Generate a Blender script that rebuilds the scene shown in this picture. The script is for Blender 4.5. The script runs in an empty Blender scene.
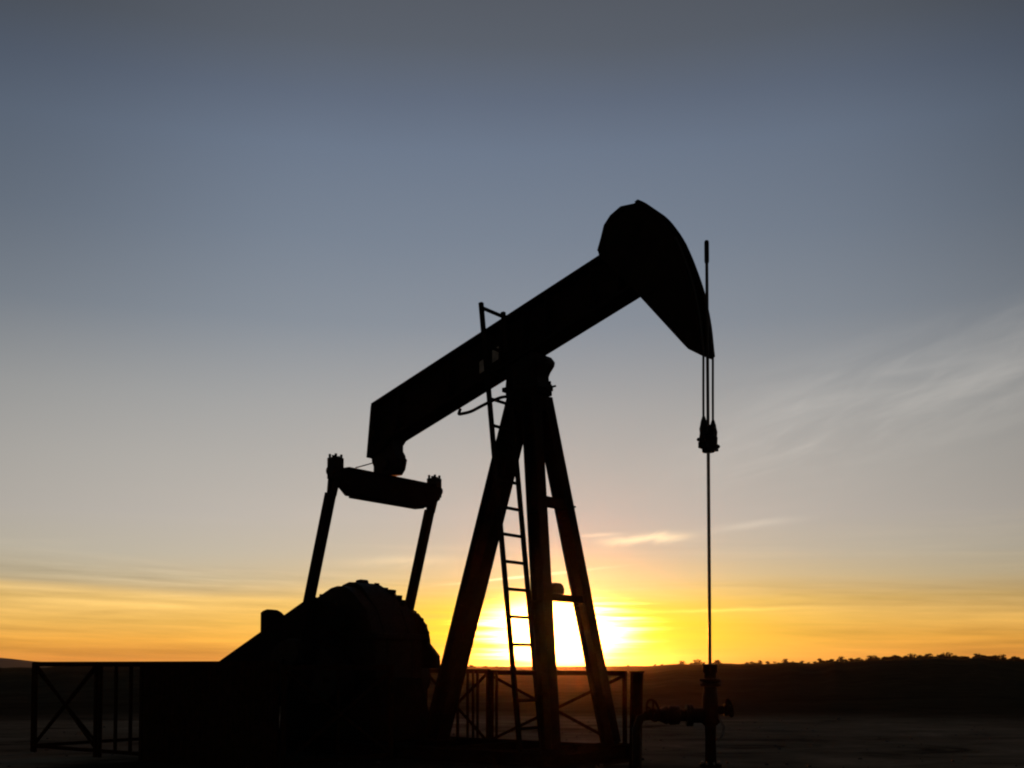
import bpy, bmesh, math, random
from mathutils import Vector, Matrix, noise as mnoise
R = math.radians
rnd = random.Random(11)
S = bpy.context.scene
COL = S.collection

# ------------------------------------------------------------------ camera
EYE = 1.2
HAZE = 4.5e-5
FPX = 1120.0
cam = bpy.data.cameras.new('camera')
cam.sensor_fit = 'HORIZONTAL'
cam.sensor_width = 36.0
cam.lens = FPX / 1024 * 36.0
TP = 0.045
cam.shift_y = ((665 - FPX * TP) - 384) / 1024
cam.clip_start = 0.1
cam.clip_end = 9000
co = bpy.data.objects.new('camera', cam)
COL.objects.link(co)
co.location = (0, 0, EYE)
co.rotation_euler = (R(90) + math.atan(TP), 0, 0)
S.camera = co

# ------------------------------------------------------------------ world: evening sky
SUN_AZ, SUN_EL = 2.75, 1.70          # degrees right of the view axis, above the horizon
world = bpy.data.worlds.new('World')
S.world = world
world.use_nodes = True
wt = world.node_tree
wt.nodes.clear()


def srgb(r, g, b):
    f = lambda c: (c / 255 / 12.92) if c / 255 <= 0.04045 else ((c / 255 + 0.055) / 1.055) ** 2.4
    return (f(r), f(g), f(b), 1.0)


class G:
    """small helper for maths node graphs"""
    def __init__(s, t): s.t = t
    def n(s, typ, **kw):
        o = s.t.nodes.new(typ)
        for k, v in kw.items(): setattr(o, k, v)
        return o
    def put(s, sock, v):
        if isinstance(v, bpy.types.NodeSocket): s.t.links.new(v, sock)
        else: sock.default_value = v
    def m(s, op, a, b=None, c=None, clamp=False):
        o = s.n('ShaderNodeMath', operation=op, use_clamp=clamp)
        for i, v in enumerate((a, b, c)):
            if v is not None: s.put(o.inputs[i], v)
        return o.outputs[0]
    def xyz(s, x, y, z=0.0):
        o = s.n('ShaderNodeCombineXYZ')
        for i, v in enumerate((x, y, z)): s.put(o.inputs[i], v)
        return o.outputs[0]
    def noise(s, vec, scale=1.0, detail=4.0, rough=0.55, dist=0.0):
        o = s.n('ShaderNodeTexNoise')
        s.put(o.inputs['Vector'], vec)
        o.inputs['Scale'].default_value = scale
        o.inputs['Detail'].default_value = detail
        o.inputs['Roughness'].default_value = rough
        o.inputs['Distortion'].default_value = dist
        return o.outputs['Fac']
    def ramp(s, fac, stops, interp='LINEAR'):
        o = s.n('ShaderNodeValToRGB')
        o.color_ramp.interpolation = interp
        e = o.color_ramp.elements
        while len(e) < len(stops): e.new(0.5)
        for k, (p, c) in enumerate(stops):
            e[k].position = p
            e[k].color = c if len(c) == 4 else (*c, 1)
        s.put(o.inputs[0], fac)
        return o.outputs[0]
    def step(s, x, a, b):
        o = s.n('ShaderNodeMapRange', interpolation_type='SMOOTHSTEP')
        s.put(o.inputs['Value'], x)
        s.put(o.inputs['From Min'], a); s.put(o.inputs['From Max'], b)
        return o.outputs['Result']
    def gauss(s, x, c, w):
        d = s.m('DIVIDE', s.m('SUBTRACT', x, c), w)
        return s.m('EXPONENT', s.m('MULTIPLY', s.m('MULTIPLY', d, d), -1.0))
    def scale(s, col, f):
        o = s.n('ShaderNodeVectorMath', operation='SCALE')
        s.put(o.inputs[0], col); s.put(o.inputs['Scale'], f)
        return o.outputs[0]
    def add(s, a, b):
        o = s.n('ShaderNodeVectorMath', operation='ADD')
        s.put(o.inputs[0], a); s.put(o.inputs[1], b)
        return o.outputs[0]
    def mix(s, f, a, b):
        o = s.n('ShaderNodeMix', data_type='RGBA')
        s.put(o.inputs[0], f); s.put(o.inputs[6], a); s.put(o.inputs[7], b)
        return o.outputs[2]


g = G(wt)
tc = g.n('ShaderNodeTexCoord')
sx = g.n('ShaderNodeSeparateXYZ')
nrm = g.n('ShaderNodeVectorMath', operation='NORMALIZE')
wt.links.new(tc.outputs['Generated'], nrm.inputs[0])
wt.links.new(nrm.outputs[0], sx.inputs[0])
DEG = 180 / math.pi
az = g.m('MULTIPLY', g.m('ARCTAN2', sx.outputs[0], sx.outputs[1]), DEG)
el = g.m('MULTIPLY', g.m('ARCSINE', sx.outputs[2]), DEG)
# slow wobble so that no band of the sky is ruler-straight
wob = g.m('SUBTRACT', g.noise(g.xyz(g.m('MULTIPLY', az, 0.05), g.m('MULTIPLY', el, 0.10)), 1.0, 3), 0.5)
elw = g.m('ADD', el, g.m('MULTIPLY', wob, 0.9))
E40 = 40.0
stops = [(-0.5, (205, 128, 62)), (0.4, (226, 146, 60)), (1.3, (232, 164, 68)), (2.2, (222, 172, 90)),
         (3.3, (214, 180, 118)), (4.4, (200, 185, 154)), (5.6, (193, 185, 168)), (7.5, (187, 181, 173)),
         (10.0, (178, 175, 170)), (13.0, (164, 165, 165)), (17.0, (134, 143, 154)), (21.0, (118, 130, 146)),
         (25.0, (106, 119, 138)), (27.2, (95, 106, 124)), (29.5, (88, 95, 106)), (32.0, (83, 88, 97)), (40.0, (66, 72, 82))]
base = g.ramp(g.m('DIVIDE', g.m('ADD', elw, 0.5), E40 + 0.5),
              [((e + 0.5) / (E40 + 0.5), srgb(*c)) for e, c in stops], 'EASE' if False else 'LINEAR')
# the sky gets dimmer away from the sun, most of all behind the viewer
daz = g.m('SUBTRACT', az, SUN_AZ)
off = g.m('ABSOLUTE', daz)
fall = g.m('SUBTRACT', 1.0, g.m('MULTIPLY', g.m('POWER', g.m('DIVIDE', g.m('ABSOLUTE', g.m('ADD', az, 4.0)), 27.0), 2.0), 0.25))
fall = g.m('MAXIMUM', fall, 0.16)
lowsky = g.m('MULTIPLY', g.m('SUBTRACT', 1.0, g.step(el, 1.2, 3.6)), g.m('SUBTRACT', 1.0, g.step(off, 25.0, 60.0)))
fall = g.m('ADD', fall, g.m('MULTIPLY', g.m('SUBTRACT', 1.0, fall), g.m('MULTIPLY', lowsky, 0.8)))
base = g.scale(base, fall)
corner = g.m('MULTIPLY', g.m('MULTIPLY', g.step(off, 12.0, 29.0), g.step(el, 9.0, 24.0)), 0.22)
base = g.scale(base, g.m('SUBTRACT', 1.0, corner))

# stratus bands low over the horizon
tilt = g.m('ADD', el, g.m('MULTIPLY', az, 0.022))
b1 = g.noise(g.xyz(g.m('MULTIPLY', az, 0.055), g.m('MULTIPLY', tilt, 0.85), 3.1), 1.0, 6, 0.6, 0.4)
b3 = g.noise(g.xyz(g.m('MULTIPLY', az, 0.10), g.m('MULTIPLY', el, 3.6), 15.2), 1.0, 5, 0.62, 0.25)
b2 = g.noise(g.xyz(g.m('MULTIPLY', az, 0.12), g.m('MULTIPLY', tilt, 2.4), 7.7), 1.0, 5, 0.6, 0.3)
bands = g.m('ADD', g.m('MULTIPLY', g.m('SUBTRACT', b1, 0.5), 1.5), g.m('MULTIPLY', g.m('SUBTRACT', b2, 0.5), 0.9))
low = g.m('SUBTRACT', 1.0, g.step(tilt, 3.6, 5.0))
bandf = g.m('ADD', 1.0, g.m('MULTIPLY', g.m('MULTIPLY', bands, low), 0.75))
# the lit upper edge of that stratus deck
deck = g.m('SUBTRACT', g.m('ADD', el, g.m('MULTIPLY', wob, 0.5)), g.m('MULTIPLY', g.m('ADD', az, 24.6), -0.04))
deck = g.m('ADD', deck, g.m('MULTIPLY', g.m('SUBTRACT', b2, 0.5), 0.5))
edge = g.m('MULTIPLY', g.m('MULTIPLY', g.m('SUBTRACT', 1.0, g.step(deck, 3.75, 4.2)), g.step(deck, 1.0, 3.6)),
           g.m('MULTIPLY', g.m('SUBTRACT', 1.0, g.step(az, -16.0, -4.0)), g.m('ADD', 0.25, g.m('MULTIPLY', bands, 0.14))))
sky = g.scale(base, bandf)
sky = g.add(sky, g.scale(g.n('ShaderNodeRGB').outputs[0], 0.0))
def rgb(c):
    o = g.n('ShaderNodeRGB'); o.outputs[0].default_value = c; return o.outputs[0]
sky = g.add(sky, g.scale(rgb((1.0, 0.55, 0.05, 1)), edge))

# glow of the sun in the thin low cloud
elr = g.m('SUBTRACT', el, SUN_EL)
rag = g.m('ADD', g.m('MULTIPLY', g.m('SUBTRACT', b2, 0.5), 1.7), g.m('MULTIPLY', g.m('SUBTRACT', b3, 0.5), 3.2))
def ell(wa, we, k, sh=0.0):
    return g.m('SQRT', g.m('ADD', g.m('POWER', g.m('DIVIDE', g.m('ADD', g.m('ADD', daz, sh), g.m('MULTIPLY', rag, k)), wa), 2.0),
                           g.m('POWER', g.m('DIVIDE', g.m('ADD', elr, g.m('MULTIPLY', rag, 0.3)), we), 2.0)))
core = g.m('EXPONENT', g.m('MULTIPLY', g.m('POWER', ell(3.5, 1.5, 1.5, 0.55), 4.0), -1.0))
halo = g.m('EXPONENT', g.m('MULTIPLY', g.m('POWER', ell(8.6, 2.25, 1.0), 2.4), -1.0))
wide = g.m('EXPONENT', g.m('MULTIPLY', g.m('POWER', ell(15.0, 2.7, 1.0), 2.0), -1.0))
sky = g.mix(g.m('MULTIPLY', wide, g.m('ADD', 0.62, g.m('MULTIPLY', bands, 0.35)), None, True), sky, (0.98, 0.60, 0.10, 1))
halo = g.m('MULTIPLY', halo, g.m('ADD', 0.95, g.m('MULTIPLY', g.m('SUBTRACT', b3, 0.5), 1.1)), None, True)
halo = g.m('MULTIPLY', halo, g.m('ADD', 0.45, g.m('MULTIPLY', g.step(el, 0.0, 1.3), 0.55)))
sky = g.mix(halo, sky, (1.12, 0.80, 0.012, 1))
cream = g.m('MULTIPLY', g.m('MULTIPLY', g.gauss(el, 4.3, 1.1), g.gauss(daz, 0.0, 7.5)), g.m('ADD', 0.55, g.m('MULTIPLY', bands, 0.5)))
sky = g.mix(cream, sky, (0.80, 0.64, 0.38, 1))
sky = g.add(sky, g.scale(rgb((34.0, 13.0, 2.2, 1)), core))

# wind-drawn cirrus on the right, rising to the right
ca = g.m('SUBTRACT', el, g.m('MULTIPLY', g.m('SUBTRACT', az, 11.6), 0.24))
cv = g.xyz(g.m('MULTIPLY', az, 0.10), g.m('MULTIPLY', ca, 0.55), 1.3)
c1 = g.noise(cv, 1.0, 4, 0.55, 0.7)
c2 = g.noise(g.xyz(g.m('MULTIPLY', az, 0.45), g.m('MULTIPLY', g.m('SUBTRACT', ca, g.m('MULTIPLY', az, 0.2)), 1.3), 5.0), 1.0, 5, 0.6, 0.6)
cm = g.m('MULTIPLY', g.gauss(ca, 10.9, 2.4), g.step(az, 5.0, 16.0))
cirr = g.m('MULTIPLY', cm, g.m('ADD', g.m('ADD', 0.12, g.m('MULTIPLY', g.step(c1, 0.36, 0.70), 0.55)), g.m('MULTIPLY', g.step(c2, 0.42, 0.85), 0.28)))
sky = g.add(sky, g.scale(rgb((0.15, 0.135, 0.115, 1)), cirr))
# faint veil lower down
c3 = g.noise(g.xyz(g.m('MULTIPLY', az, 0.07), g.m('MULTIPLY', tilt, 0.9), 9.3), 1.0, 6, 0.6, 0.5)
veil = g.m('MULTIPLY', g.m('MULTIPLY', g.gauss(el, 5.0, 2.2), g.step(c3, 0.45, 0.75)), 0.05)
sky = g.add(sky, g.scale(rgb((1.0, 0.72, 0.36, 1)), veil))

# small lit wisps: (azimuth, elevation, half length, half height, slope, strength)
def wisp(a0, e0, la, he, sl, k, col):
    a = g.m('SUBTRACT', az, a0)
    e = g.m('SUBTRACT', g.m('SUBTRACT', el, e0), g.m('MULTIPLY', a, sl))
    e = g.m('ADD', e, g.m('MULTIPLY', g.m('SUBTRACT', c2, 0.5), he * 2.2))
    f = g.m('MULTIPLY', g.gauss(a, 0.0, la), g.gauss(e, 0.0, he))
    return g.scale(rgb((*col, 1)), g.m('MULTIPLY', f, k))
for w in ((5.9, 6.36, 1.3, 0.20, 0.05, 0.46, (1, .68, .28)), (7.7, 6.46, 1.25, 0.22, 0.02, 0.42, (1, .70, .30)),
          (4.4, 6.62, 1.1, 0.09, 0.06, 0.22, (1, .74, .40)), (12.2, 7.0, 2.0, 0.18, 0.10, 0.10, (1, .85, .62)),
          (-5.5, 5.3, 2.6, 0.22, 0.03, 0.14, (1, .74, .36)), (0.6, 4.52, 2.9, 0.06, 0.105, 0.55, (1, .85, .55)),
          (10.5, 2.75, 3.2, 0.09, 0.02, 0.30, (1, .66, .16)), (-17, 2.9, 3.0, 0.10, -0.02, 0.10, (1, .66, .2))):
    sky = g.add(sky, wisp(*w))
# below the horizon
sky = g.mix(g.step(el, -1.2, -0.5), (0.01, 0.009, 0.008, 1), sky)
# a little of the physical sky on top, sun at the same place
nish = g.n('ShaderNodeTexSky', sky_type='NISHITA')
nish.sun_disc = False
nish.sun_elevation = R(SUN_EL)
nish.sun_rotation = R(SUN_AZ)
nish.dust_density = 2.0
sky = g.add(sky, g.scale(nish.outputs[0], 0.004))
bg = g.n('ShaderNodeBackground')
wt.links.new(sky, bg.inputs[0])
bg.inputs[1].default_value = 1.0
wo = g.n('ShaderNodeOutputWorld')
wt.links.new(bg.outputs[0], wo.inputs[0])

# ------------------------------------------------------------------ sun
sl = bpy.data.lights.new('sun', 'SUN')
sl.energy = 2.5
sl.angle = R(0.5)
sl.color = (1.0, 0.22, 0.03)
so = bpy.data.objects.new('sun', sl)
COL.objects.link(so)
sd = Vector((math.sin(R(SUN_AZ)) * math.cos(R(SUN_EL)), math.cos(R(SUN_AZ)) * math.cos(R(SUN_EL)), math.sin(R(SUN_EL))))
so.rotation_euler = sd.to_track_quat('Z', 'Y').to_euler()
so.location = sd * 50

S.view_settings.view_transform = 'Standard'
S.view_settings.look = 'None'
S.view_settings.exposure = 0.0
S.view_settings.gamma = 1.0
S.view_settings.use_curve_mapping = False
S.cycles.use_denoising = True
S.cycles.filter_width = 2.1


# ------------------------------------------------------------------ materials
def material(name, c1, c2, scale=8.0, rough=(0.5, 0.8), metal=0.0, bump=0.0, coord='Object', spec=0.5, detail=6):
    m = bpy.data.materials.new(name)
    m.use_nodes = True
    t = m.node_tree
    q = G(t)
    p = t.nodes['Principled BSDF']
    tcn = q.n('ShaderNodeTexCoord')
    nz = q.noise(tcn.outputs[coord], scale, detail, 0.62)
    nz2 = q.noise(tcn.outputs[coord], scale * 6.3, 4, 0.6)
    f = q.m('ADD', q.m('MULTIPLY', nz, 0.7), q.m('MULTIPLY', nz2, 0.3))
    t.links.new(q.ramp(f, [(0.36, (*c1, 1)), (0.64, (*c2, 1))]), p.inputs['Base Color'])
    mr = q.n('ShaderNodeMapRange')
    t.links.new(nz2, mr.inputs[0])
    mr.inputs[1].default_value = 0.3; mr.inputs[2].default_value = 0.7
    mr.inputs[3].default_value, mr.inputs[4].default_value = rough
    t.links.new(mr.outputs[0], p.inputs['Roughness'])
    p.inputs['Metallic'].default_value = metal
    p.inputs['Specular IOR Level'].default_value = spec
    if bump:
        b = q.n('ShaderNodeBump')
        b.inputs['Strength'].default_value = bump
        b.inputs['Distance'].default_value = 0.02
        t.links.new(f, b.inputs['Height'])
        t.links.new(b.outputs[0], p.inputs['Normal'])
    return m


M = dict(
    paint=material('dark_machine_paint', (.010, .010, .011), (.020, .016, .014), 3.0, (.7, .95), bump=.15, spec=.0),
    oily=material('oily_castings', (.007, .007, .007), (.014, .011, .009), 5.0, (.5, .8), bump=.25, spec=.12),
    rust=material('rusted_steel', (.016, .010, .007), (.035, .018, .010), 9.0, (.7, .95), bump=.3, spec=.0),
    cable=material('wire_rope', (.012, .012, .012), (.03, .028, .025), 60.0, (.5, .7), metal=.3, bump=.3),
    rod=material('polished_rod_steel', (.10, .09, .08), (.2, .18, .16), 20.0, (.25, .45), metal=.9),
    galv=material('galvanised_steel', (.10, .10, .10), (.18, .18, .18), 14.0, (.5, .75), metal=.4),
    plate=material('pale_grey_plate', (.16, .16, .15), (.34, .34, .32), 9.0, (.5, .8)),
    concrete=material('weathered_concrete', (.016, .015, .013), (.035, .033, .029), 4.0, (.85, .98), bump=.4, spec=0),
    bark=material('bark', (.012, .010, .008), (.03, .025, .02), 30.0, (.85, .98), spec=.1),
    twig=material('bare_twigs', (.014, .011, .008), (.03, .024, .017), 3.0, (.85, .98), spec=.1),
    grass=material('dry_grass', (.020, .017, .010), (.05, .042, .024), .7, (.85, .98), spec=.1),
    stone=material('grey_stone', (.04, .037, .033), (.10, .095, .085), 6.0, (.8, .95), spec=.2),
)


# ------------------------------------------------------------------ mesh helpers
class MB:
    def __init__(s): s.bm = bmesh.new()
    def box(s, x0, x1, y0, y1, z0, z1):
        s.prism([(x0, z0), (x1, z0), (x1, z1), (x0, z1)], y0, y1); return s
    def prism(s, prof, v0, v1):
        """profile in the (u, z) plane, thickness along v"""
        a = [s.bm.verts.new((u, v0, z)) for u, z in prof]
        b = [s.bm.verts.new((u, v1, z)) for u, z in prof]
        s._cap(a, b); return s
    def prism_u(s, prof, u0, u1):
        """profile in the (v, z) plane, thickness along u"""
        a = [s.bm.verts.new((u0, v, z)) for v, z in prof]
        b = [s.bm.verts.new((u1, v, z)) for v, z in prof]
        s._cap(a, b); return s
    def _cap(s, a, b):
        n = len(a)
        s.bm.faces.new(a); s.bm.faces.new(b[::-1])
        for i in range(n):
            s.bm.faces.new((a[i], b[i], b[(i + 1) % n], a[(i + 1) % n]))
    def bar(s, p, q, w, h, ref=(0, 1, 0), w1=None, h1=None):
        p, q = Vector(p), Vector(q)
        d = (q - p).normalized()
        a = Vector(ref); a = (a - d * a.dot(d)).normalized()
        b = d.cross(a)
        w1 = w if w1 is None else w1; h1 = h if h1 is None else h1
        A = [s.bm.verts.new(p + a * sa * w / 2 + b * sb * h / 2) for sa, sb in ((-1, -1), (1, -1), (1, 1), (-1, 1))]
        B = [s.bm.verts.new(q + a * sa * w1 / 2 + b * sb * h1 / 2) for sa, sb in ((-1, -1), (1, -1), (1, 1), (-1, 1))]
        s._cap(A, B); return s
    def ibar(s, p, q, w, h, tf=.022, tw=.016, ref=(0, 1, 0)):
        """rolled I section: flanges of width w along ref, depth h"""
        p, q = Vector(p), Vector(q)
        d = (q - p).normalized()
        a = Vector(ref); a = (a - d * a.dot(d)).normalized()
        b = d.cross(a)
        pr = [(-w/2, -h/2), (w/2, -h/2), (w/2, -h/2 + tf), (tw/2, -h/2 + tf), (tw/2, h/2 - tf), (w/2, h/2 - tf),
              (w/2, h/2), (-w/2, h/2), (-w/2, h/2 - tf), (-tw/2, h/2 - tf), (-tw/2, -h/2 + tf), (-w/2, -h/2 + tf)]
        A = [s.bm.verts.new(p + a * x + b * y) for x, y in pr]
        B = [s.bm.verts.new(q + a * x + b * y) for x, y in pr]
        s._cap(A, B); return s
    def cyl(s, p, q, r, r1=None, n=20):
        p, q = Vector(p), Vector(q)
        r1 = r if r1 is None else r1
        d = (q - p).normalized()
        a = d.orthogonal().normalized(); b = d.cross(a)
        A = []; B = []
        for i in range(n):
            t = 2 * math.pi * i / n
            o = a * math.cos(t) + b * math.sin(t)
            A.append(s.bm.verts.new(p + o * r)); B.append(s.bm.verts.new(q + o * r1))
        s._cap(A, B); return s
    def lathe(s, c, axis, prof, n=28):
        """prof = (distance along axis, radius)"""
        c = Vector(c); d = Vector(axis).normalized()
        a = d.orthogonal().normalized(); b = d.cross(a)
        rings = []
        for h, r in prof:
            rings.append([s.bm.verts.new(c + d * h + (a * math.cos(2*math.pi*i/n) + b * math.sin(2*math.pi*i/n)) * max(r, .0008)) for i in range(n)])
        for A, B in zip(rings, rings[1:]):
            for i in range(n):
                s.bm.faces.new((A[i], A[(i+1) % n], B[(i+1) % n], B[i]))
        s.bm.faces.new(rings[0][::-1]); s.bm.faces.new(rings[-1]); return s
    def tube(s, pts, r, n=8):
        pts = [Vector(p) for p in pts]
        prev = None; first = None
        up = None
        for i, p in enumerate(pts):
            d = (pts[min(i+1, len(pts)-1)] - pts[max(i-1, 0)]).normalized()
            if up is None: up = d.orthogonal().normalized()
            up = (up - d * up.dot(d)).normalized()
            b = d.cross(up)
            ring = [s.bm.verts.new(p + (up * math.cos(2*math.pi*k/n) + b * math.sin(2*math.pi*k/n)) * r) for k in range(n)]
            if prev:
                for k in range(n): s.bm.faces.new((prev[k], prev[(k+1) % n], ring[(k+1) % n], ring[k]))
            else: first = ring
            prev = ring
        s.bm.faces.new(first[::-1]); s.bm.faces.new(prev); return s
    def torus(s, c, axis, Rr, r, n=28, k=8):
        c = Vector(c); d = Vector(axis).normalized(); a = d.orthogonal().normalized(); b = d.cross(a)
        rings = []
        for i in range(n):
            t = 2*math.pi*i/n; o = a*math.cos(t) + b*math.sin(t)
            rings.append([s.bm.verts.new(c + o*(Rr + r*math.cos(2*math.pi*j/k)) + d*r*math.sin(2*math.pi*j/k)) for j in range(k)])
        for i in range(n):
            A, B = rings[i], rings[(i+1) % n]
            for j in range(k): s.bm.faces.new((A[j], B[j], B[(j+1) % k], A[(j+1) % k]))
        return s
    def bolt(s, c, axis, r=.03, h=.03):
        c = Vector(c); d = Vector(axis).normalized()
        s.cyl(c, c + d * h, r, r * .9, 6); return s
    def build(s, name, mat, parent=None, bevel=0.006, smooth=True):
        bm = s.bm
        bmesh.ops.recalc_face_normals(bm, faces=bm.faces)
        if bevel:
            es = [e for e in bm.edges if len(e.link_faces) == 2 and e.calc_face_angle(0) > .6 and e.calc_length() > bevel * 2.5]
            try: bmesh.ops.bevel(bm, geom=es, offset=bevel, segments=1, affect='EDGES', clamp_overlap=True)
            except Exception: pass
        me = bpy.data.meshes.new(name)
        bm.to_mesh(me); bm.free()
        if smooth:
            for p in me.polygons: p.use_smooth = True
            try: me.set_sharp_from_angle(angle=R(35))
            except Exception: pass
        me.materials.append(mat)
        o = bpy.data.objects.new(name, me)
        COL.objects.link(o)
        if parent: o.parent = parent
        return o


def tag(o, label=None, cat=None, group=None, kind=None):
    if label: o['label'] = label
    if cat: o['category'] = cat
    if group: o['group'] = group
    if kind: o['kind'] = kind
    return o


def thing(name, label, cat, loc, rz=0, group=None):
    o = bpy.data.objects.new(name, None)
    o.empty_display_size = .3
    COL.objects.link(o)
    o.location = loc; o.rotation_euler = (0, 0, rz)
    return tag(o, label, cat, group)


def copy_tree(o, parent=None):
    c = o.copy(); COL.objects.link(c)
    if parent: c.parent = parent
    for ch in o.children: copy_tree(ch, c)
    return c


# ------------------------------------------------------------------ ground
def smooth(a, b, x):
    t = max(0, min(1, (x - a) / (b - a))); return t * t * (3 - 2 * t)

def interp(x, pts):
    if x <= pts[0][0]: return pts[0][1]
    for (a, va), (b, vb) in zip(pts, pts[1:]):
        if x <= b: return va + (vb - va) * smooth(a, b, x)
    return pts[-1][1]

CREST = 420.0
# elevation (degrees) of the near ridge and of the far hill by azimuth
RIDGE = [(-40, -.20), (-28, -.16), (-24, -.12), (-21.8, -.06), (-20, 0), (-15, .02), (-8, -.02), (0, -.10), (6, -.06), (9, .04), (12, .07), (15, .11), (19, .24), (22, .27), (25, .14), (32, .1), (50, 0)]
FAR = [(-60, .35), (-36, .55), (-29, .50), (-25, .37), (-22.5, .16), (-21, .03), (-19, -.06), (40, -.06)]

def ground_z(x, y):
    d = math.hypot(x, y)
    a = math.degrees(math.atan2(x, y))
    n = mnoise.noise(Vector((x * .02, y * .02, 0))) * .22 + mnoise.noise(Vector((x * .11, y * .11, 4))) * .05
    z = .02 * mnoise.noise(Vector((x * .5, y * .5, 2))) * smooth(3, 9, math.hypot(x - .3, y - 14))
    ang = abs(a)
    front = 1 - smooth(60, 90, ang)
    h = EYE + math.tan(R(interp(a, RIDGE))) * CREST + mnoise.noise(Vector((a * .9, 0, 8))) * .45 + mnoise.noise(Vector((a * 4, 0, 3))) * .22
    z += (h * front) * (smooth(25, 90, d) * .50 + smooth(60, CREST, d) * .50) + n * smooth(28, 60, d) * (1 - smooth(300, 410, d) * .5)
    if d > CREST:
        z += -9 * smooth(CREST, 700, d) * front
        hf = EYE + math.tan(R(interp(a, FAR))) * 1500
        z += (hf + 8.5) * smooth(700, 1500, d) * front
        z += -60 * smooth(1700, 3400, d)
    return z

bm = bmesh.new()
radii = [0.0]
r_ = 1.0
while r_ < 3400:
    radii.append(r_); r_ *= 1.045 if r_ < 380 else (1.012 if r_ < 450 else 1.08)
angs = [-180 + i * 4 for i in range(0, 32)] + [-52 + i * .325 for i in range(320)] + [52 + i * 4 for i in range(0, 32)]
rings = []
c0 = bm.verts.new((0, 0, ground_z(0, .01)))
for rr in radii[1:]:
    rings.append([bm.verts.new((rr * math.sin(R(a)), rr * math.cos(R(a)), ground_z(rr * math.sin(R(a)), rr * math.cos(R(a))))) for a in angs])
n = len(angs)
for i in range(n): bm.faces.new((c0, rings[0][(i + 1) % n], rings[0][i]))
for A, B in zip(rings, rings[1:]):
    for i in range(n): bm.faces.new((A[i], A[(i + 1) % n], B[(i + 1) % n], B[i]))
bmesh.ops.recalc_face_normals(bm, faces=bm.faces)
me = bpy.data.meshes.new('ground'); bm.to_mesh(me); bm.free()
for p in me.polygons: p.use_smooth = True
gm = bpy.data.materials.new('field_soil_and_far_haze'); gm.use_nodes = True
q = G(gm.node_tree); P = gm.node_tree.nodes['Principled BSDF']
tcn = q.n('ShaderNodeTexCoord')
ob = tcn.outputs['Object']
n1 = q.noise(ob, .05, 6, .6); n2 = q.noise(ob, 1.1, 8, .65); n3 = q.noise(ob, 14, 5, .6)
sp = q.n('ShaderNodeSeparateXYZ'); gm.node_tree.links.new(ob, sp.inputs[0])
streak = q.noise(q.xyz(q.m('MULTIPLY', sp.outputs[0], .16), q.m('MULTIPLY', sp.outputs[1], .42)), 1.0, 6, .65, 1.0)
f = q.m('ADD', q.m('ADD', q.m('MULTIPLY', n1, .4), q.m('MULTIPLY', n2, .3)), q.m('ADD', q.m('MULTIPLY', n3, .12), q.m('MULTIPLY', streak, .3)))
field = q.ramp(f, [(.42, (.026, .023, .015, 1)), (.56, (.055, .048, .033, 1)), (.70, (.090, .078, .054, 1))])
fb_ = q.m('ADD', q.m('MULTIPLY', f, .45), q.m('MULTIPLY', q.noise(q.xyz(q.m('MULTIPLY', sp.outputs[0], .34), q.m('MULTIPLY', sp.outputs[1], .62), 4.0), 1.0, 8, .72, 1.4), .6))
bare = q.ramp(fb_, [(.44, (.045, .042, .032, 1)), (.52, (.16, .146, .108, 1)), (.60, (.23, .21, .16, 1)), (.70, (.38, .35, .27, 1))])
ln = q.n('ShaderNodeVectorMath', operation='LENGTH'); gm.node_tree.links.new(ob, ln.inputs[0])
dist = q.m('ADD', ln.outputs['Value'], q.m('MULTIPLY', q.m('SUBTRACT', n1, .5), 14.0))
padf = q.m('SUBTRACT', 1.0, q.step(dist, 24.0, 30.0))
far_haze = q.step(ln.outputs['Value'], 700, 1000)
colr = q.mix(padf, field, bare)
# darker soil round the machine, with an uneven edge of its own
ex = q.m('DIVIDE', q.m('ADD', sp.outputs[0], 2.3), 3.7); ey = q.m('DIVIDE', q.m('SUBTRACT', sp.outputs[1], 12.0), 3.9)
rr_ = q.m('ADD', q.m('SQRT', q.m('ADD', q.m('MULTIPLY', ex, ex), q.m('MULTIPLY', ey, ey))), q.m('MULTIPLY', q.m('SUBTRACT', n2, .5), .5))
dark_soil = q.m('SUBTRACT', 1.0, q.step(rr_, .82, 1.12))
colr = q.mix(q.m('MULTIPLY', dark_soil, .88), colr, (.012, .011, .009, 1))
colr = q.mix(far_haze, colr, (.34, .26, .22, 1))  # pale haze tone painted into the far hill's colour
gm.node_tree.nodes.remove(P)
P = q.n('ShaderNodeBsdfDiffuse')
gm.node_tree.links.new(P.outputs[0], gm.node_tree.nodes['Material Output'].inputs[0])
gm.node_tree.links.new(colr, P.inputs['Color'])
P.inputs['Roughness'].default_value = .6
b = q.n('ShaderNodeBump'); b.inputs['Strength'].default_value = .6; b.inputs['Distance'].default_value = .06
gm.node_tree.links.new(f, b.inputs['Height']); gm.node_tree.links.new(b.outputs[0], P.inputs['Normal'])
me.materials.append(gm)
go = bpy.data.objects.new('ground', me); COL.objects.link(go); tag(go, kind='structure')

# ------------------------------------------------------------------ pump jack (local axes: u along the beam to the well, v across, z up)
ORG = (0.2875, 14.0, 0.0)
YAW = R(-36)
def W(u, v, z=0.0):
    c, s = math.cos(YAW), math.sin(YAW)
    return Vector((ORG[0] + u * c - v * s, ORG[1] + u * s + v * c, z))

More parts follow.
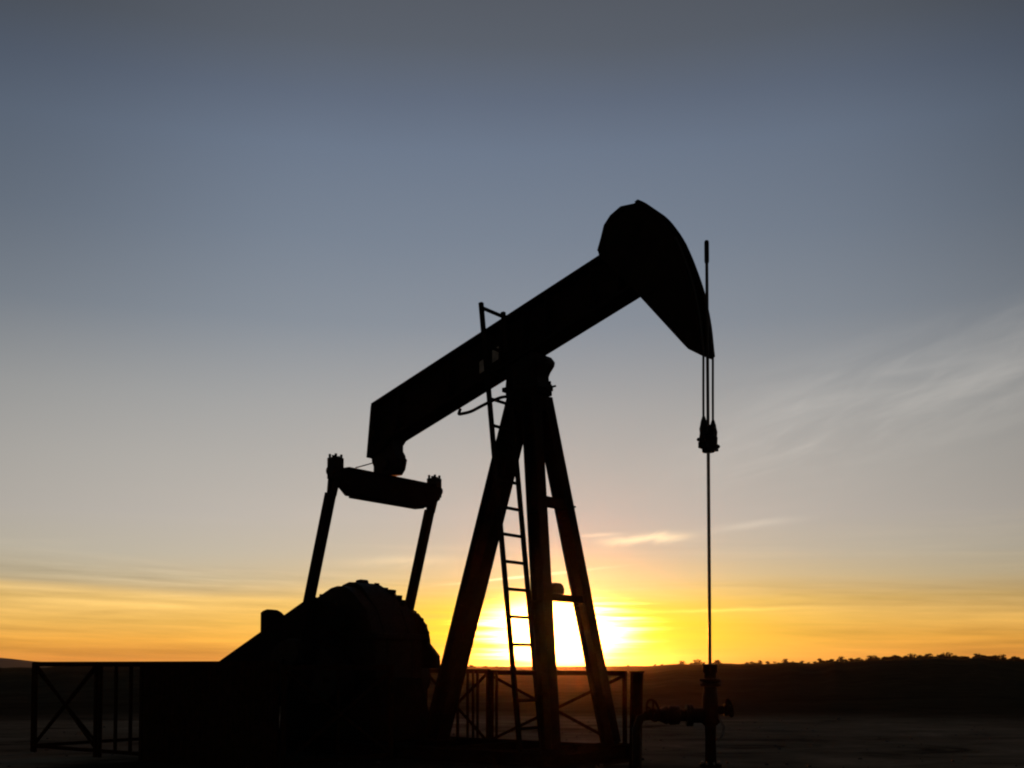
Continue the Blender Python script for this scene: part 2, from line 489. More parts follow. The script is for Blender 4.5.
# foundation slab under the machine
fb = thing('foundation_slab', 'low weathered concrete slab under the pump jack skid', 'foundation', ORG, YAW)
m = MB(); m.box(-6.1, 1.0, -1.02, 1.0, -.2, .03); m.build('slab', M['concrete'], fb, bevel=.02)
for u in (-5.9, -4.4, -2.9, -1.4, .1, .82):
    for v in (-.97, .95):
        m = MB(); m.cyl((u, v, .03), (u, v, .11), .018, n=8).bolt((u, v, .045), (0, 0, 1), .032, .03)
        m.build('anchor_bolt', M['rust'], fb, bevel=0)

pj = thing('pump_jack', 'black beam pump jack with tilted walking beam and horsehead, silhouetted against the setting sun', 'pump jack', (ORG[0], ORG[1], .03), YAW)
class PB(MB):
    def build(s, name, mat, parent=None, bevel=0.006, smooth=True):
        # all pump jack shapes are given with z above the ground; its root stands on the slab
        for v in s.bm.verts: v.co.z -= .03
        return MB.build(s, name, mat, parent, bevel, smooth)

# skid
sk = PB()
for v in (-.82, .82):
    sk.ibar((-6.0, v, .11), (.92, v, .11), .16, .155)
for u in (-5.9, -4.9, -3.9, -2.9, -1.9, -.9, .1, .82):
    sk.ibar((u, -.81, .11), (u, .81, .11), .12, .13, ref=(1, 0, 0))
skid = sk.build('skid_base', M['paint'], pj)

# samson post: two front legs and a rear leg
post = PB()
post.box(-.34, .155, -.165, .165, 4.60, 4.66)
post.prism([(-.36, 4.40), (.12, 4.40), (.10, 4.598), (-.28, 4.598)], -.15, .15)
samson = post.build('samson_post_head', M['paint'], pj)
def leg(p, q, w, h, ref):
    l = PB(); l.ibar(p, q, w, h, tf=.03, tw=.02, ref=ref)
    # stiffener plates between the flanges
    P_, Q_ = Vector(p), Vector(q)
    for t in (.12, .35, .6, .85):
        c = P_.lerp(Q_, t); d = (Q_ - P_).normalized()
        l.bar(c - d * .008, c + d * .008, w * .96, h * .9, ref=ref)
    l.box(q[0] - .20, q[0] + .20, q[1] - .17, q[1] + .17, .190, .215)
    return l
fl1 = leg((.03, -.13, 4.58), (.705, -.708, .21), .19, .19, (0, 1, 0)).build('leg', M['paint'], samson)
fl2 = leg((.03, .13, 4.58), (.705, .655, .21), .19, .19, (0, 1, 0)).build('leg', M['paint'], samson)
rl = leg((-.22, 0, 4.60), (-1.61, 0, .21), .26, .25, (0, 1, 0)).build('leg', M['paint'], samson)
for zz, hh in ((3.22, .12), (2.02, .085)):
    t = (4.58 - zz) / 4.09
    u = .03 + .63 * t; v0 = -.13 - .54 * t; v1 = .13 + .49 * t
    b_ = PB(); b_.box(u - .05, u + .05, v0 + .02, v1 + (.12 if zz > 2.5 else 0), zz - hh / 2, zz + hh / 2)
    if zz > 2.5: b_.cyl((u, v1 + .10, zz), (u, v1 + .27, zz + .01), .014, n=8)
    br = b_.build('cross_brace', M['paint'], samson)
    if zz < 2.5:
        # round-backed junction box sitting on the lower brace
        jb = PB()
        a_ = v0 + .15; jb.prism_u([(a_, zz + .045), (a_ + .26, zz + .045), (a_ + .26, zz + .11), (a_ + .235, zz + .15), (a_ + .19, zz + .175), (a_ + .07, zz + .175), (a_ + .025, zz + .15), (a_, zz + .11)], u - .06, u + .06)
        jb.build('junction_box', M['oily'], samson, bevel=.008)
# saddle bearing on the post head
sa = PB()
sa.box(-.39, .165, -.175, .175, 4.663, 4.72)
sa.prism([(-.37, 4.722), (.13, 4.722), (.115, 4.80), (.15, 4.88), (.215, 4.96), (.225, 5.01), (.17, 5.08), (.05, 5.125), (-.14, 5.06), (-.34, 4.985)], -.13, .13)
sa.cyl((.02, -.21, 4.95), (.02, .21, 4.95), .08)
for v in (-.15, .15):
    sa.prism([(-.13, 4.722), (.11, 4.722), (.09, 4.86), (.125, 4.97), (.07, 5.03), (-.02, 5.05), (-.08, 5.0), (-.10, 4.88)], v - .035, v + .035)
    for u in (-.16, .13): sa.cyl((u, v, 4.65), (u, v, 4.79), .016, n=8).bolt((u, v, 4.722), (0, 0, 1), .030, .03)
sa.cyl((.16, .10, 4.70), (.24, .12, 4.71), .014, n=8)
sa.build('saddle_bearing', M['oily'], pj)

# walking beam: rolled I section, cut plumb at the tail
HW = .17
def zt(u): return 5.755 + .346 * u
def zb(u): return 5.118 + .350 * u
wb = PB()
UT = 1.55
tl, bl_ = -2.66, -2.735
tf = .035
wb.prism([(tl, zt(tl)), (tl, zt(tl) - tf), (UT, zt(UT) - tf), (UT, zt(UT))], -HW, HW)
wb.prism([(-2.60, zb(-2.60)), (-2.60, zb(-2.60) + tf), (UT, zb(UT) + tf), (UT, zb(UT))], -HW, HW)
wb.prism([(tl - .006, zt(tl) - tf), (-2.742, 4.085), (-2.70, 4.075), (-2.40, 4.20), (-2.30, 4.312), (-2.62, 4.22), (-2.62, zt(-2.62) - tf)], -HW, HW)
wb.prism([(-2.60, zb(-2.60) + tf), (UT, zb(UT) + tf), (UT, zt(UT) - tf), (-2.60, zt(-2.60) - tf)], -.0125, .0125)
for u in (-2.2, -1.3, -.45, -.1, .25, .9, 1.3):
    wb.prism([(u - .01, zb(u) + tf), (u + .01, zb(u) + tf), (u + .01 + .02, zt(u) - tf), (u - .01 + .02, zt(u) - tf)], -HW * .94, -.0125)
    wb.prism([(u - .01, zb(u) + tf), (u + .01, zb(u) + tf), (u + .01 + .02, zt(u) - tf), (u - .01 + .02, zt(u) - tf)], .0125, HW * .94)
beam = wb.build('walking_beam', M['paint'], pj, bevel=.004)
# pale plates on the web, between the ladder rails (nothing legible on them)
np_ = PB()
def plate(u0, u1, f0, f1):
    z = lambda u, f_: zb(u) + (zt(u) - zb(u)) * f_
    np_.prism([(u0, z(u0, f0)), (u1, z(u1, f0)), (u1, z(u1, f1)), (u0, z(u0, f1))], -.018, -.0128)
plate(-.87, -.74, .30, .55); plate(-.66, -.47, .36, .62)
np_.build('pale_plate', M['plate'], beam, bevel=0)

# horsehead
prof = [(1.058, 6.10), (1.03, 6.197), (1.075, 6.31), (1.12, 6.47), (1.22, 6.568), (1.365, 6.645), (1.54, 6.635), (1.60, 6.66), (1.68, 6.61), (1.76, 6.545),
        (1.865, 6.425), (2.003, 6.215), (2.107, 5.996), (2.188, 5.786), (2.254, 5.593), (2.298, 5.43), (2.358, 5.123),
        (2.390, 4.825), (2.400, 4.742), (2.381, 4.704), (2.245, 4.773), (2.195, 4.827), (1.629, 5.49), (1.50, 5.64)]
def spline(pts, n):
    out = []
    for i in range(len(pts) - 1):
        p0, p1, p2, p3 = (Vector(pts[k]) for k in (max(i - 1, 0), i, i + 1, min(i + 2, len(pts) - 1)))
        for k in range(n):
            t = k / n
            c = .5 * (2 * p1 + (p2 - p0) * t + (2 * p0 - 5 * p1 + 4 * p2 - p3) * t * t + (3 * p1 - p0 - 3 * p2 + p3) * t ** 3)
            out.append((c.x, c.y))
    return out + [tuple(pts[-1])]
arc = spline(prof[7:18], 4) + [prof[18]]
prof = prof[:7] + arc + prof[19:]
hh = PB()
hh.prism(prof, -.165, .165)
hh.prism(arc + [(u - .045, z - .02) for u, z in reversed(arc)], -.19, .19)
# side plates, slightly proud, with a back flange and a hinge lug at the top
hh.prism([(1.04, 6.17), (1.09, 6.31), (1.135, 6.46), (1.225, 6.56), (1.37, 6.635), (1.41, 6.59), (1.26, 6.51), (1.17, 6.43), (1.13, 6.30), (1.085, 6.16)], -.19, .19)
hh.prism([(2.381, 4.704), (2.245, 4.773), (2.195, 4.827), (1.629, 5.49), (1.66, 5.51), (2.22, 4.85), (2.26, 4.81), (2.375, 4.745)], -.19, .19)
for v in (-.172, .172):
    hh.cyl((1.55, v - .02, 6.30), (1.55, v + .02, 6.30), .06)
    hh.cyl((1.75, v - .02, 5.55), (1.75, v + .02, 5.55), .05)
hh.build('horsehead', M['paint'], pj, bevel=.005)

# tail bearing and equalizer
ub = -2.47
tb = PB()
tb.prism([(-2.72, 4.20), (-2.69, 4.02), (-2.66, 3.96), (-2.66, 3.83), (-2.32, 3.83), (-2.26, 3.90), (-2.235, 4.00), (-2.26, 4.10), (-2.30, 4.16), (-2.30, 4.30)], -.11, .11)
tb.cyl((-2.45, -.17, 3.97), (-2.45, .17, 3.97), .09)
tb.bolt((-2.245, -.06, 4.02), (1, 0, 0), .03, .04).bolt((-2.245, .06, 4.02), (1, 0, 0), .03, .04)
tb.tube([(-2.66, -.14, 4.00), (-2.60, -.45, 3.90), (-2.52, -.60, 3.86)], .009)
tb.build('tail_bearing', M['oily'], pj)
eq = PB()
eq.prism_u([(-1.0, 3.64), (-.76, 3.46), (.73, 3.46), (1.0, 3.60), (1.0, 3.785), (-1.0, 3.785)], ub - .10, ub + .10)
eq.box(ub - .12, ub + .12, -.90, .90, 3.787, 3.81)
eq.box(ub - .09, ub + .09, -.70, .66, 3.435, 3.458)
equal = eq.build('equalizer_beam', M['paint'], pj)

# pitman arms with forked tops, and the wrist pin bearings they hang from
PIN = (-3.13, 1.38)
def pitman(v):
    p = PB()
    top = Vector((ub - .09, v, 3.46)); bot = Vector((PIN[0] + .02, v, PIN[1] + .1))
    p.bar(top, bot, .115, .115)
    p.bar(Vector((ub - .105, v, 3.44)), Vector((ub - .065, v, 3.80)), .10, .035)
    p.bar(Vector((ub + .055, v, 3.74)), Vector((ub - .045, v, 3.42)), .10, .035)
    o = p.build('pitman_arm', M['paint'], pj)
    k = PB()
    k.box(ub - .085, ub + .075, v - .08, v + .08, 3.64, 3.92)
    k.cyl((ub, v - .11, 3.74), (ub, v + .11, 3.74), .07)
    for du, dz in ((-.06, .05), (0, .03), (.05, .045)):
        for dv in (-.05, .05): k.cyl((ub + du, v + dv, 3.91), (ub + du, v + dv, 3.92 + dz), .02, n=8)
    k.build('wrist_bracket', M['oily'], o, bevel=.01)
    w_ = PB()
    w_.cyl((PIN[0], v - .15, PIN[1]), (PIN[0], v + .15, PIN[1]), .14)
    w_.box(PIN[0] - .15, PIN[0] + .15, v - .12, v + .12, PIN[1] - .15, PIN[1] + .17)
    w_.build('crank_pin_bearing', M['oily'], o, bevel=.02)
for v in (-1.03, .985): pitman(v)

# gear reducer on its stand
gr = PB()
def dome(v0, v1, grow):
    base_ = [(-3.62, 2.03), (-3.50, 2.09), (-3.36, 2.145), (-3.23, 2.20), (-3.11, 2.25), (-2.99, 2.272), (-2.87, 2.265), (-2.76, 2.22), (-2.66, 2.145), (-2.56, 2.055), (-2.45, 1.955)]
    gr.prism([(-4.05, 1.02), (-2.25, 1.02), (-2.25, 1.5)] + [(u, z + grow * max(0, 1 - ((u + 2.93) / .42) ** 2)) for u, z in reversed(base_)] + [(-3.98, 1.86)], v0, v1)
dome(-.48, -.25, .015); dome(.25, .48, .0); dome(-.249, .249, .085)
gr.prism([(-3.05, 2.25), (-3.0, 2.39), (-2.90, 2.40), (-2.84, 2.25)], -.10, .06)
gr.prism([(-4.02, 1.55), (-2.2, 1.55), (-2.2, 1.63), (-4.02, 1.63)], -.53, .53)
for k in range(9):
    u = -3.9 + k * .2
    for v in (-.51, .51): gr.bolt((u, v, 1.63), (0, 0, 1), .028, .035)
for u, v, z in ((-3.46, -.44, 2.12), (-3.36, -.40, 2.16), (-3.22, -.36, 2.22), (-3.12, -.26, 2.27), (-2.80, .30, 2.27), (-2.74, .40, 2.24), (-2.64, .42, 2.16), (-2.55, .40, 2.09), (-2.86, .18, 2.33)):
    gr.cyl((u, v, z - .07), (u + .01, v, z + .03), .04, n=10)
gr.box(-2.86, -2.74, .26, .45, 2.12, 2.275)
gr.cyl((-2.95, -.9, 1.80), (-2.95, .9, 1.80), .13)
red = gr.build('gear_reducer', M['oily'], pj, bevel=.012)
st = PB()
st.prism([(-4.15, .19), (-2.0, .19), (-2.25, 1.018), (-4.05, 1.018)], -.46, .46)
st.build('reducer_stand', M['paint'], pj, bevel=.01)

# cranks with their counterweights
def crank(v, up):
    c = PB()
    s_ = 1 if v > 0 else -1
    sh = Vector((-2.95, v * .78, 1.80))
    end = Vector((PIN[0] - .14, v * .78, .72))
    c.bar(sh + (sh - end).normalized() * .25, end, .16, .42)
    c.cyl((sh.x, sh.y - .12, sh.z), (sh.x, sh.y + .12, sh.z), .27, n=28)
    o = c.build('crank', M['paint'], pj, bevel=.012)
    for side in (-1, 1):
        w = PB()
        d = (end - sh).normalized(); p_ = Vector((d.z, 0, -d.x)) * side
        pts = []
        for k in range(13):
            t = k / 12
            ang = math.pi * t
            q_ = sh + d * (.30 + .80 * t) + p_ * (.22 + .46 * math.sin(ang) ** .7)
            pts.append((q_.x, q_.z))
        a_ = sh + d * 1.10 + p_ * .215; b2_ = sh + d * .30 + p_ * .215
        pts = pts + [(a_.x, a_.z), (b2_.x, b2_.z)]
        w.prism(pts, sh.y - .16, sh.y + .16)
        mid = sh + d * .7 + p_ * .42
        w.bolt((mid.x, sh.y - .16, mid.z), (0, -1, 0), .05, .05).bolt((mid.x, sh.y + .16, mid.z), (0, 1, 0), .05, .05)
        w.build('counterweight', M['oily'], o, bevel=.015)
crank(-1.0, False); crank(1.0, True)

# brake drum with bolted rim on the far side of the reducer
bd = PB()
bd.prism([(-3.0, 1.15), (-2.02, 1.15), (-2.03, 1.33), (-2.20, 1.50), (-2.215, 1.60), (-2.27, 1.76), (-2.36, 1.86), (-2.42, 1.93), (-2.56, 1.965), (-2.8, 1.93), (-3.0, 1.7)], .50, .60)
for k in range(8):
    t = R(-12 + k * 14)
    c = (-2.66 + .435 * math.cos(t), 1.53 + .435 * math.sin(t))
    bd.cyl((c[0], .52, c[1]), (c[0], .58, c[1]), .04, n=10)
bd.build('brake_drum', M['oily'], pj, bevel=.008)

# belt guard sloping from the reducer down to the motor
bg_ = PB()
bg_.prism([(-5.25, .90), (-3.4, 1.30), (-3.25, 1.9), (-3.36, 2.055), (-3.46, 2.05), (-5.16, 1.258), (-5.32, 1.14)], -.68, -.52)
bg_.prism([(-5.24, 1.21), (-3.46, 2.035), (-3.42, 2.075), (-5.20, 1.245)], -.70, -.50)
belt = bg_.build('belt_guard', M['paint'], pj, bevel=.01)
lg = PB()   # rounded inspection hood on the guard
lg.prism([(-4.33, 1.55), (-4.325, 1.93), (-4.28, 1.975), (-4.20, 1.995), (-4.10, 1.985), (-4.02, 1.955), (-3.94, 1.90), (-3.86, 1.85), (-3.80, 1.75)], -.67, -.53)
lg.build('guard_hood', M['paint'], belt, bevel=.03)

# electric motor on slide rails
mo = PB()
mo.cyl((-5.30, -.46, .82), (-5.30, .42, .82), .29, n=32)
for k in range(16):
    t = 2 * math.pi * k / 16
    mo.box(-5.31, -5.29, -.34, .30, .82, .83)
    c, s = math.cos(t), math.sin(t)
    mo.bar((-5.30 + .28 * c, -.34, .82 + .28 * s), (-5.30 + .28 * c, .30, .82 + .28 * s), .05, .014, ref=(c, 0, s))
mo.box(-5.58, -5.02, -.30, .26, .19, .56)
mo.box(-5.20, -5.0, -.12, .12, 1.08, 1.20)
mo.lathe((-5.30, .42, .82), (0, 1, 0), [(0, .30), (.10, .29), (.16, .22), (.17, .05)])
mo.build('electric_motor', M['oily'], pj, bevel=.008)

# ladder leaning beside the front leg, rails running up past the beam
la = PB()
A0, A1 = Vector((.415, -.90, .192)), Vector((-.160, -.90, 5.56))
B0, B1 = Vector((.415, -.45, .192)), Vector((-.160, -.45, 5.56))
la.bar(A0, A1 + Vector((-.005, 0, .02)), .050, .050); la.bar(B0, B1 + Vector((-.005, 0, .02)), .050, .050)
lad = la.build('ladder', M['paint'], pj, bevel=.004)
L_ = (A1 - A0).length
zr = .457
while zr < 5.25:
    t = (zr - .192) / (5.56 - .192)
    rg = PB(); rg.cyl(A0.lerp(A1, t), B0.lerp(B1, t), .020, n=10)
    rg.build('rung', M['paint'], lad, bevel=0)
    zr += .328
rg = PB(); rg.cyl(A0.lerp(A1, .992), B0.lerp(B1, .992), .024, n=10); rg.build('top_rail', M['paint'], lad, bevel=0)
ho = PB()
hp = [(-.90, -.38, 4.47), (-.76, -.58, 4.36), (-.58, -.72, 4.315), (-.36, -.84, 4.29), (-.14, -.92, 4.31), (.02, -.90, 4.36), (.10, -.76, 4.42), (.08, -.45, 4.45), (.03, -.16, 4.47)]
hv = [Vector(p) for p in hp]
hs = []
for i in range(len(hv) - 1):       # smooth bend through the points
    p0, p1, p2, p3 = hv[max(i - 1, 0)], hv[i], hv[i + 1], hv[min(i + 2, len(hv) - 1)]
    for k in range(5):
        t = k / 5
        hs.append(.5 * (2 * p1 + (p2 - p0) * t + (2 * p0 - 5 * p1 + 4 * p2 - p3) * t * t + (3 * p1 - p0 - 3 * p2 + p3) * t ** 3))
ho.tube(hs + [hv[-1]], .020, 8)
ho.build('brace_hoop', M['paint'], lad, bevel=0)
t = (1.98 - .192) / 5.368
sp_ = PB(); c = B0.lerp(B1, t); sp_.cyl(c, (.42, -.48, 2.02), .014, n=8); sp_.build('stand_off', M['paint'], lad, bevel=0)

# bridle: two wire lines wrapped on the horsehead face, sockets and carrier bar
br = PB()
br.box(2.36, 2.46, -.19, .13, 3.63, 3.70)
br.lathe((2.41, -.03, 3.60), (0, 0, 1), [(0, .07), (.05, .075), (.055, .10), (.17, .105), (.18, .07), (.24, .07), (.25, .085), (.30, .08), (.31, .03)])
for v in (-.17, .11):
    br.bar((2.41, v * .92, 3.64), (2.41, v * 1.12 - .0, 3.74), .05, .06)
    br.bar((2.41, v * 1.15, 3.73), (2.41, v * .88 - .005, 3.86), .045, .05)
    br.cyl((2.41, -.285 if v < 0 else .235, 3.705), (2.41, v * .6, 3.72), .022, n=8)
    br.lathe((2.41, v * .85, 3.80), (0, 0, 1), [(0, .045), (.05, .05), (.09, .04), (.13, .034), (.19, .016)])
cb = br.build('carrier_bar', M['oily'], pj, bevel=.004)
top = [(u + .014, z + .004) for u, z in arc]
for v in (-.15, .09):
    rp = PB()
    pts = [(2.41, v, 3.9), (2.412, v, 4.3), (2.416, v, 4.7)] + [(u, v, z) for u, z in reversed(top[18:])]
    rp.tube(pts, .014, 8)
    rp.build('bridle_line', M['cable'], cb, bevel=0)

# ------------------------------------------------------------------ polished rod
pr_top, pr_bot = W(2.41, -.035, 6.03), W(2.41, -.035, 1.20)
rodt = thing('polished_rod', 'thin steel polished rod hanging from the carrier bar into the wellhead', 'rod', W(2.41, -.035, 1.20))
m = MB(); m.cyl((0, 0, 0), (0, 0, 2.45), .019, n=12); m.build('lower_rod', M['rod'], rodt, bevel=0)
m = MB(); m.cyl((0, 0, 2.45), (0, 0, 4.58), .018, n=12); m.build('upper_rod', M['cable'], rodt, bevel=0)
m = MB(); m.lathe((0, 0, 4.57), (0, 0, 1), [(0, .022), (.02, .027), (.24, .027), (.26, .02)], 14); m.build('rod_coupling', M['oily'], rodt, bevel=0)

# ------------------------------------------------------------------ wellhead
wl = W(2.41, -.035, 0)
wh = thing('wellhead', 'dark steel wellhead below the polished rod, with a side flow line and hand wheels', 'wellhead', wl)
m = MB(); m.lathe((0, 0, .02), (0, 0, 1), [(0, .085), (.04, .085), (.041, .12), (.075, .12), (.076, .062), (.36, .058), (.50, .062), (.54, .105), (.60, .105), (.61, .08)])
m.build('casing_head', M['rust'], wh, bevel=.004)
for k in range(8):
    t = 2 * math.pi * k / 8 + .2
    m = MB(); m.cyl((.10 * math.cos(t), .10 * math.sin(t), .05), (.10 * math.cos(t), .10 * math.sin(t), .125), .014, n=8)
    m.build('flange_bolt', M['galv'], wh, bevel=0)
m = MB(); m.lathe((0, 0, .60), (0, 0, 1), [(0, .08), (.04, .09), (.20, .09), (.28, .085), (.30, .075), (.36, .075)])
m.build('pumping_tee', M['oily'], wh, bevel=.004)
m = MB(); m.lathe((0, 0, .962), (0, 0, 1), [(0, .115), (.03, .12), (.045, .085), (.06, .12), (.085, .12), (.09, .07), (.15, .068), (.16, .085), (.24, .08), (.25, .03)])
m.build('stuffing_box', M['oily'], wh, bevel=.003)
m = MB(); m.cyl((-.06, 0, .64), (-.20, 0, .64), .085).cyl((-.20, 0, .64), (-.235, 0, .64), .125).cyl((-.238, 0, .64), (-.27, 0, .64), .125)
m.cyl((-.27, 0, .64), (-.62, .03, .64), .07).lathe((-.45, .015, .64), (-1, .05, 0), [(-.12, .07), (-.10, .105), (0, .11), (.02, .09), (.04, .105), (.12, .07)])
m.cyl((-.62, .03, .64), (-.74, .04, .63), .055).tube([(-.70, .04, .63), (-.78, .05, .60), (-.82, .06, .48), (-.82, .06, .1), (-.82, .06, -.1)], .05, 12)
m.build('flow_line', M['oily'], wh, bevel=.003)
def wheel(c, axis, rr, parent):
    m = MB(); m.torus(c, axis, rr, .013)
    d = Vector(axis).normalized(); a = d.orthogonal().normalized(); b = d.cross(a)
    for k in range(4):
        t = 2 * math.pi * k / 4 + .4; o = a * math.cos(t) + b * math.sin(t)
        m.cyl(Vector(c), Vector(c) + o * rr, .010, n=6)
    m.cyl(Vector(c) - d * .10, Vector(c) + d * .03, .016, n=8)
    m.build('hand_wheel', M['rust'], parent, bevel=0)
wheel((-.66, -.16, .70), (.75, -.62, .25), .12, wh)
m = MB(); m.cyl((.06, 0, .70), (.15, -.01, .70), .05).lathe((.15, -.01, .70), (1, -.1, 0), [(0, .07), (.04, .07), (.045, .05), (.08, .05)])
m.build('side_valve', M['oily'], wh, bevel=.003)
wheel((.21, -.03, .72), (.86, -.45, .25), .095, wh)
m = MB(); m.tube([(.08, -.08, .62), (.13, -.12, .52), (.11, -.12, .42), (.07, -.09, .36)], .014, 8); m.build('bleed_line', M['galv'], wh, bevel=0)

# ------------------------------------------------------------------ guard fences round the cranks
def panel(name_label, p, q, ztop, zbot, braced=True, verticals=0, mesh=False, extra=()):
    p, q = Vector(p), Vector(q)
    d = q - p; Ln = d.length
    t = thing('guard_panel', name_label, 'guard fence', (p.x, p.y, 0), math.atan2(d.y, d.x), 'steel guard fence panels round the pump jack')
    f = MB()
    f.box(.02, Ln - .02, -.025, .025, ztop - .06, ztop)
    f.build('top_rail', M['rust'], t, bevel=.004)
    f = MB(); f.box(.03, Ln - .03, -.02, .02, zbot, zbot + .045); f.build('bottom_rail', M['rust'], t, bevel=.004)
    for x in (0, Ln):
        o = MB(); xx = .03 if x == 0 else x - .03; o.box(xx - .023, xx + .023, -.025, .025, -.04, ztop - .002); o.build('post', M['rust'], t, bevel=.004)
    if braced:
        for a_, b_, vv in (((.05, 0, zbot + .05), (Ln - .05, 0, ztop - .07), -.016), ((.05, 0, ztop - .07), (Ln - .05, 0, zbot + .05), .016)):
            o = MB(); o.bar((a_[0], vv, a_[2]), (b_[0], vv, b_[2]), .036, .03, ref=(0, 0, 1)); o.build('brace', M['rust'], t, bevel=.003)
    for k in range(verticals):
        x = Ln * (k + 1) / (verticals + 1)
        o = MB(); o.box(x - .022, x + .022, .026, .055, zbot + .02, ztop - .04); o.build('upright', M['rust'], t, bevel=.003)
    for x in extra:
        o = MB(); o.box(x - .016, x + .016, -.055, -.027, zbot - .04, ztop - .02); o.build('upright', M['rust'], t, bevel=.003)
    if mesh:
        o = MB()
        o.box(.05, Ln - .05, -.034, -.026, zbot + .01, ztop - .03)
        for k in range(1, 24): o.bar((.05 + (Ln - .1) * k / 24, -.036, zbot + .03), (.05 + (Ln - .1) * k / 24, -.036, ztop - .05), .02, .012, ref=(1, 0, 0))
        o.build('sheet_cladding', M['rust'], t, bevel=0)
    return t
VN, UE = -2.8, -6.57
panel('narrow X-braced steel guard panel, farthest left of the fence', W(UE, VN), W(UE, -1.75), 1.24, .06)
panel('steel guard panel closing the tail end of the pump jack, right of the narrow panel', W(UE, -1.75), W(UE, 1.2), 1.235, .06, braced=False, verticals=2)
panel('X-braced steel guard panel at the left end of the near fence line', W(UE + .06, VN), W(-5.02, VN), 1.245, .06)
panel('plain steel guard panel between the X-braced left panel and the sheeted panel', W(-5.0, VN), W(-4.05, VN), 1.245, .06, braced=False, verticals=2)
panel('steel guard panel closed with dark sheet in front of the motor and belt guard', W(-4.03, VN), W(-1.58, VN), 1.245, .0, braced=False, mesh=True)
panel('X-braced guard panel between the cranks and the rear leg', W(-1.52, VN), W(-1.52, -.95), 1.20, .06, verticals=1)
panel('X-braced guard panel seen behind the ladder, with paired uprights', W(-1.5, .99), W(.74, .99), 1.125, .10, extra=(.12, .19))
panel('plain guard panel behind the rear leg of the post', W(-3.3, 1.75), W(-1.55, 1.10), 1.14, .06, verticals=1, braced=True, extra=(1.35, 1.50, 1.62))

sp_t = thing('support_post', 'stout steel post standing between the front leg and the wellhead', 'post', W(1.60, -.31), YAW)
m = MB(); m.ibar((0, 0, -.1), (.04, -.02, 1.11), .10, .11, tf=.014, tw=.01); m.build('column', M['rust'], sp_t, bevel=.003)
m = MB(); m.box(-.025, .105, -.08, .04, 1.112, 1.128); m.build('cap_plate', M['rust'], sp_t, bevel=.003)

# ------------------------------------------------------------------ evening haze
bm = bmesh.new()
bmesh.ops.create_cube(bm, size=1.0)
bmesh.ops.scale(bm, vec=(7200, 7200, 130), verts=bm.verts)
bmesh.ops.translate(bm, vec=(0, 0, 30 - 65), verts=bm.verts)
me = bpy.data.meshes.new('haze'); bm.to_mesh(me); bm.free()
hm = bpy.data.materials.new('evening_haze'); hm.use_nodes = True
hm.node_tree.nodes.clear()
q = G(hm.node_tree)
pv = q.n('ShaderNodeVolumePrincipled')
pv.inputs['Color'].default_value = (.95, .93, .9, 1)
pv.inputs['Density'].default_value = HAZE
pv.inputs['Anisotropy'].default_value = .955
mo_ = q.n('ShaderNodeOutputMaterial')
hm.node_tree.links.new(pv.outputs[0], mo_.inputs['Volume'])
me.materials.append(hm)
hz = bpy.data.objects.new('haze', me); COL.objects.link(hz); tag(hz, kind='stuff')

# ------------------------------------------------------------------ ground clutter near the pad
def scatter(name, label_kind, N, fn, mat):
    bm = bmesh.new()
    for _ in range(N): fn(bm)
    me = bpy.data.meshes.new(name); bm.to_mesh(me); bm.free(); me.materials.append(mat)
    o = bpy.data.objects.new(name, me); COL.objects.link(o); tag(o, kind='stuff'); return o
def stone(bm):
    a = R(rnd.uniform(-32, 32)); d = 9.5 + 18 * rnd.random() ** 1.3
    x, y = d * math.sin(a), d * math.cos(a)
    s = rnd.uniform(.008, .026) * (1.8 if rnd.random() < .07 else 1)
    z = ground_z(x, y)
    r = bmesh.ops.create_icosphere(bm, subdivisions=1, radius=s)
    sc = Vector((rnd.uniform(.7, 1.5), rnd.uniform(.7, 1.5), rnd.uniform(.45, .8)))
    for v in r['verts']:
        v.co = Vector((v.co.x * sc.x, v.co.y * sc.y, v.co.z * sc.z)) * rnd.uniform(.8, 1.2) + Vector((x, y, z + s * .25))
scatter('loose_stones', '', 700, stone, M['stone'])
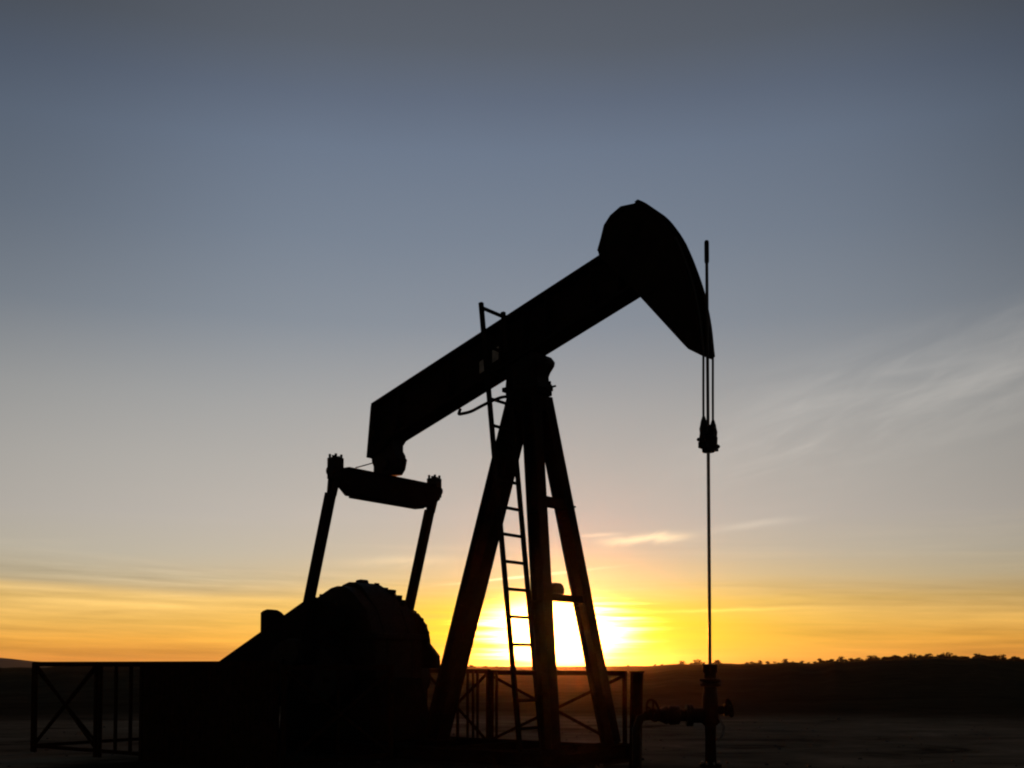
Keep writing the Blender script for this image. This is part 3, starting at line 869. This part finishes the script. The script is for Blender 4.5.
# ------------------------------------------------------------------ trees on the skyline
def tree_mesh(seed, h, spread, bare):
    """unit bush or small tree 3 m high: a few stems and an uneven crown of leaf clumps that starts near the ground"""
    rr = random.Random(seed)
    t = MB(); c = bmesh.new()
    lobes = []
    for k in range(rr.randint(4, 6)):
        a_ = rr.uniform(0, 6.28); ro = rr.uniform(.1, .8) * spread
        top_ = Vector((ro * math.cos(a_) * 1.6, ro * math.sin(a_) * 1.6, rr.uniform(.25, 1.5) if k else rr.uniform(1.6, 2.3)))
        t.cyl((rr.uniform(-.08, .08), rr.uniform(-.08, .08), -.6), top_, .07, .02, 5)
        lobes.append((top_, rr.uniform(.45, .75) * spread))
    for ctr, rad in lobes:
        for _ in range(60 if bare else 150):
            d_ = Vector((rr.gauss(0, 1), rr.gauss(0, 1), rr.gauss(0, 1))).normalized() * rad * rr.random() ** .45
            o = ctr + Vector((d_.x * 1.25, d_.y * 1.25, d_.z))
            o.z = max(o.z, -.3)
            s_ = rr.uniform(.07, .22)
            n_ = Vector((rr.gauss(0, 1), rr.gauss(0, 1), rr.gauss(0, 1))).normalized(); b_ = n_.orthogonal().normalized(); e_ = n_.cross(b_)
            c.faces.new([c.verts.new(o + k) for k in (b_ * s_, e_ * s_, -b_ * s_ * .8, -e_ * s_)])
    out = []
    for bmx, nm in ((t.bm, 'trunk'), (c, 'crown')):
        m_ = bpy.data.meshes.new(nm); bmx.to_mesh(m_); bmx.free()
        m_.materials.append(M['bark'] if nm == 'trunk' else M['twig']); out.append(m_)
    return out
KINDS = [tree_mesh(k, 3.0, s, b) for k, (s, b) in enumerate(((.8, False), (1.0, False), (.7, True), (1.2, False), (.9, True)))]
def place_tree(az_, d, h, kind, nm, label, group):
    x, y = d * math.sin(R(az_)), d * math.cos(R(az_))
    r = thing(nm, label, 'tree', (x, y, ground_z(x, y) - .7), rnd.uniform(0, 6.28), group)
    s = h / 3.0
    r.scale = (s * rnd.uniform(1.2, 2.0), s * rnd.uniform(1.2, 2.0), s)
    for m_ in KINDS[kind]:
        o = bpy.data.objects.new(m_.name, m_); COL.objects.link(o); o.parent = r
def pxaz(px): return math.degrees(math.atan((px - 512) / FPX))
# sparse bushes along the ridge to the right of the post and behind the machine
sparse = [(474, 1.0), (484, .8), (497, .7), (628, .7), (655, .9), (662, .8), (673, .6), (681, .9), (690, .6), (697, 1.3), (704, .8), (716, 1.4), (722, .6),
          (747, .8), (754, 1.0), (759, .9), (768, 1.1), (777, .8), (786, 1.0), (793, .7), (801, 1.0), (808, .8)]
for px, h in sparse:
    place_tree(pxaz(px), CREST + rnd.uniform(-12, 2), h * 2.1, rnd.randrange(5), 'ridge_bush', 'small dark bush standing alone on the far ridge line', 'bushes scattered along the ridge')
x_ = 815
while x_ < 1075:
    h = 1.8 + 1.2 * rnd.random() if x_ < 880 else 2.0 + 1.3 * rnd.random()
    place_tree(pxaz(x_), CREST + rnd.uniform(-14, 3), h, rnd.choice((0, 1, 3, 0)), 'skyline_tree', 'dark tree in the close row along the right end of the skyline', 'trees in a row on the right skyline')
    x_ += rnd.uniform(3.0, 6.5) if x_ < 880 else rnd.uniform(2.2, 3.8)
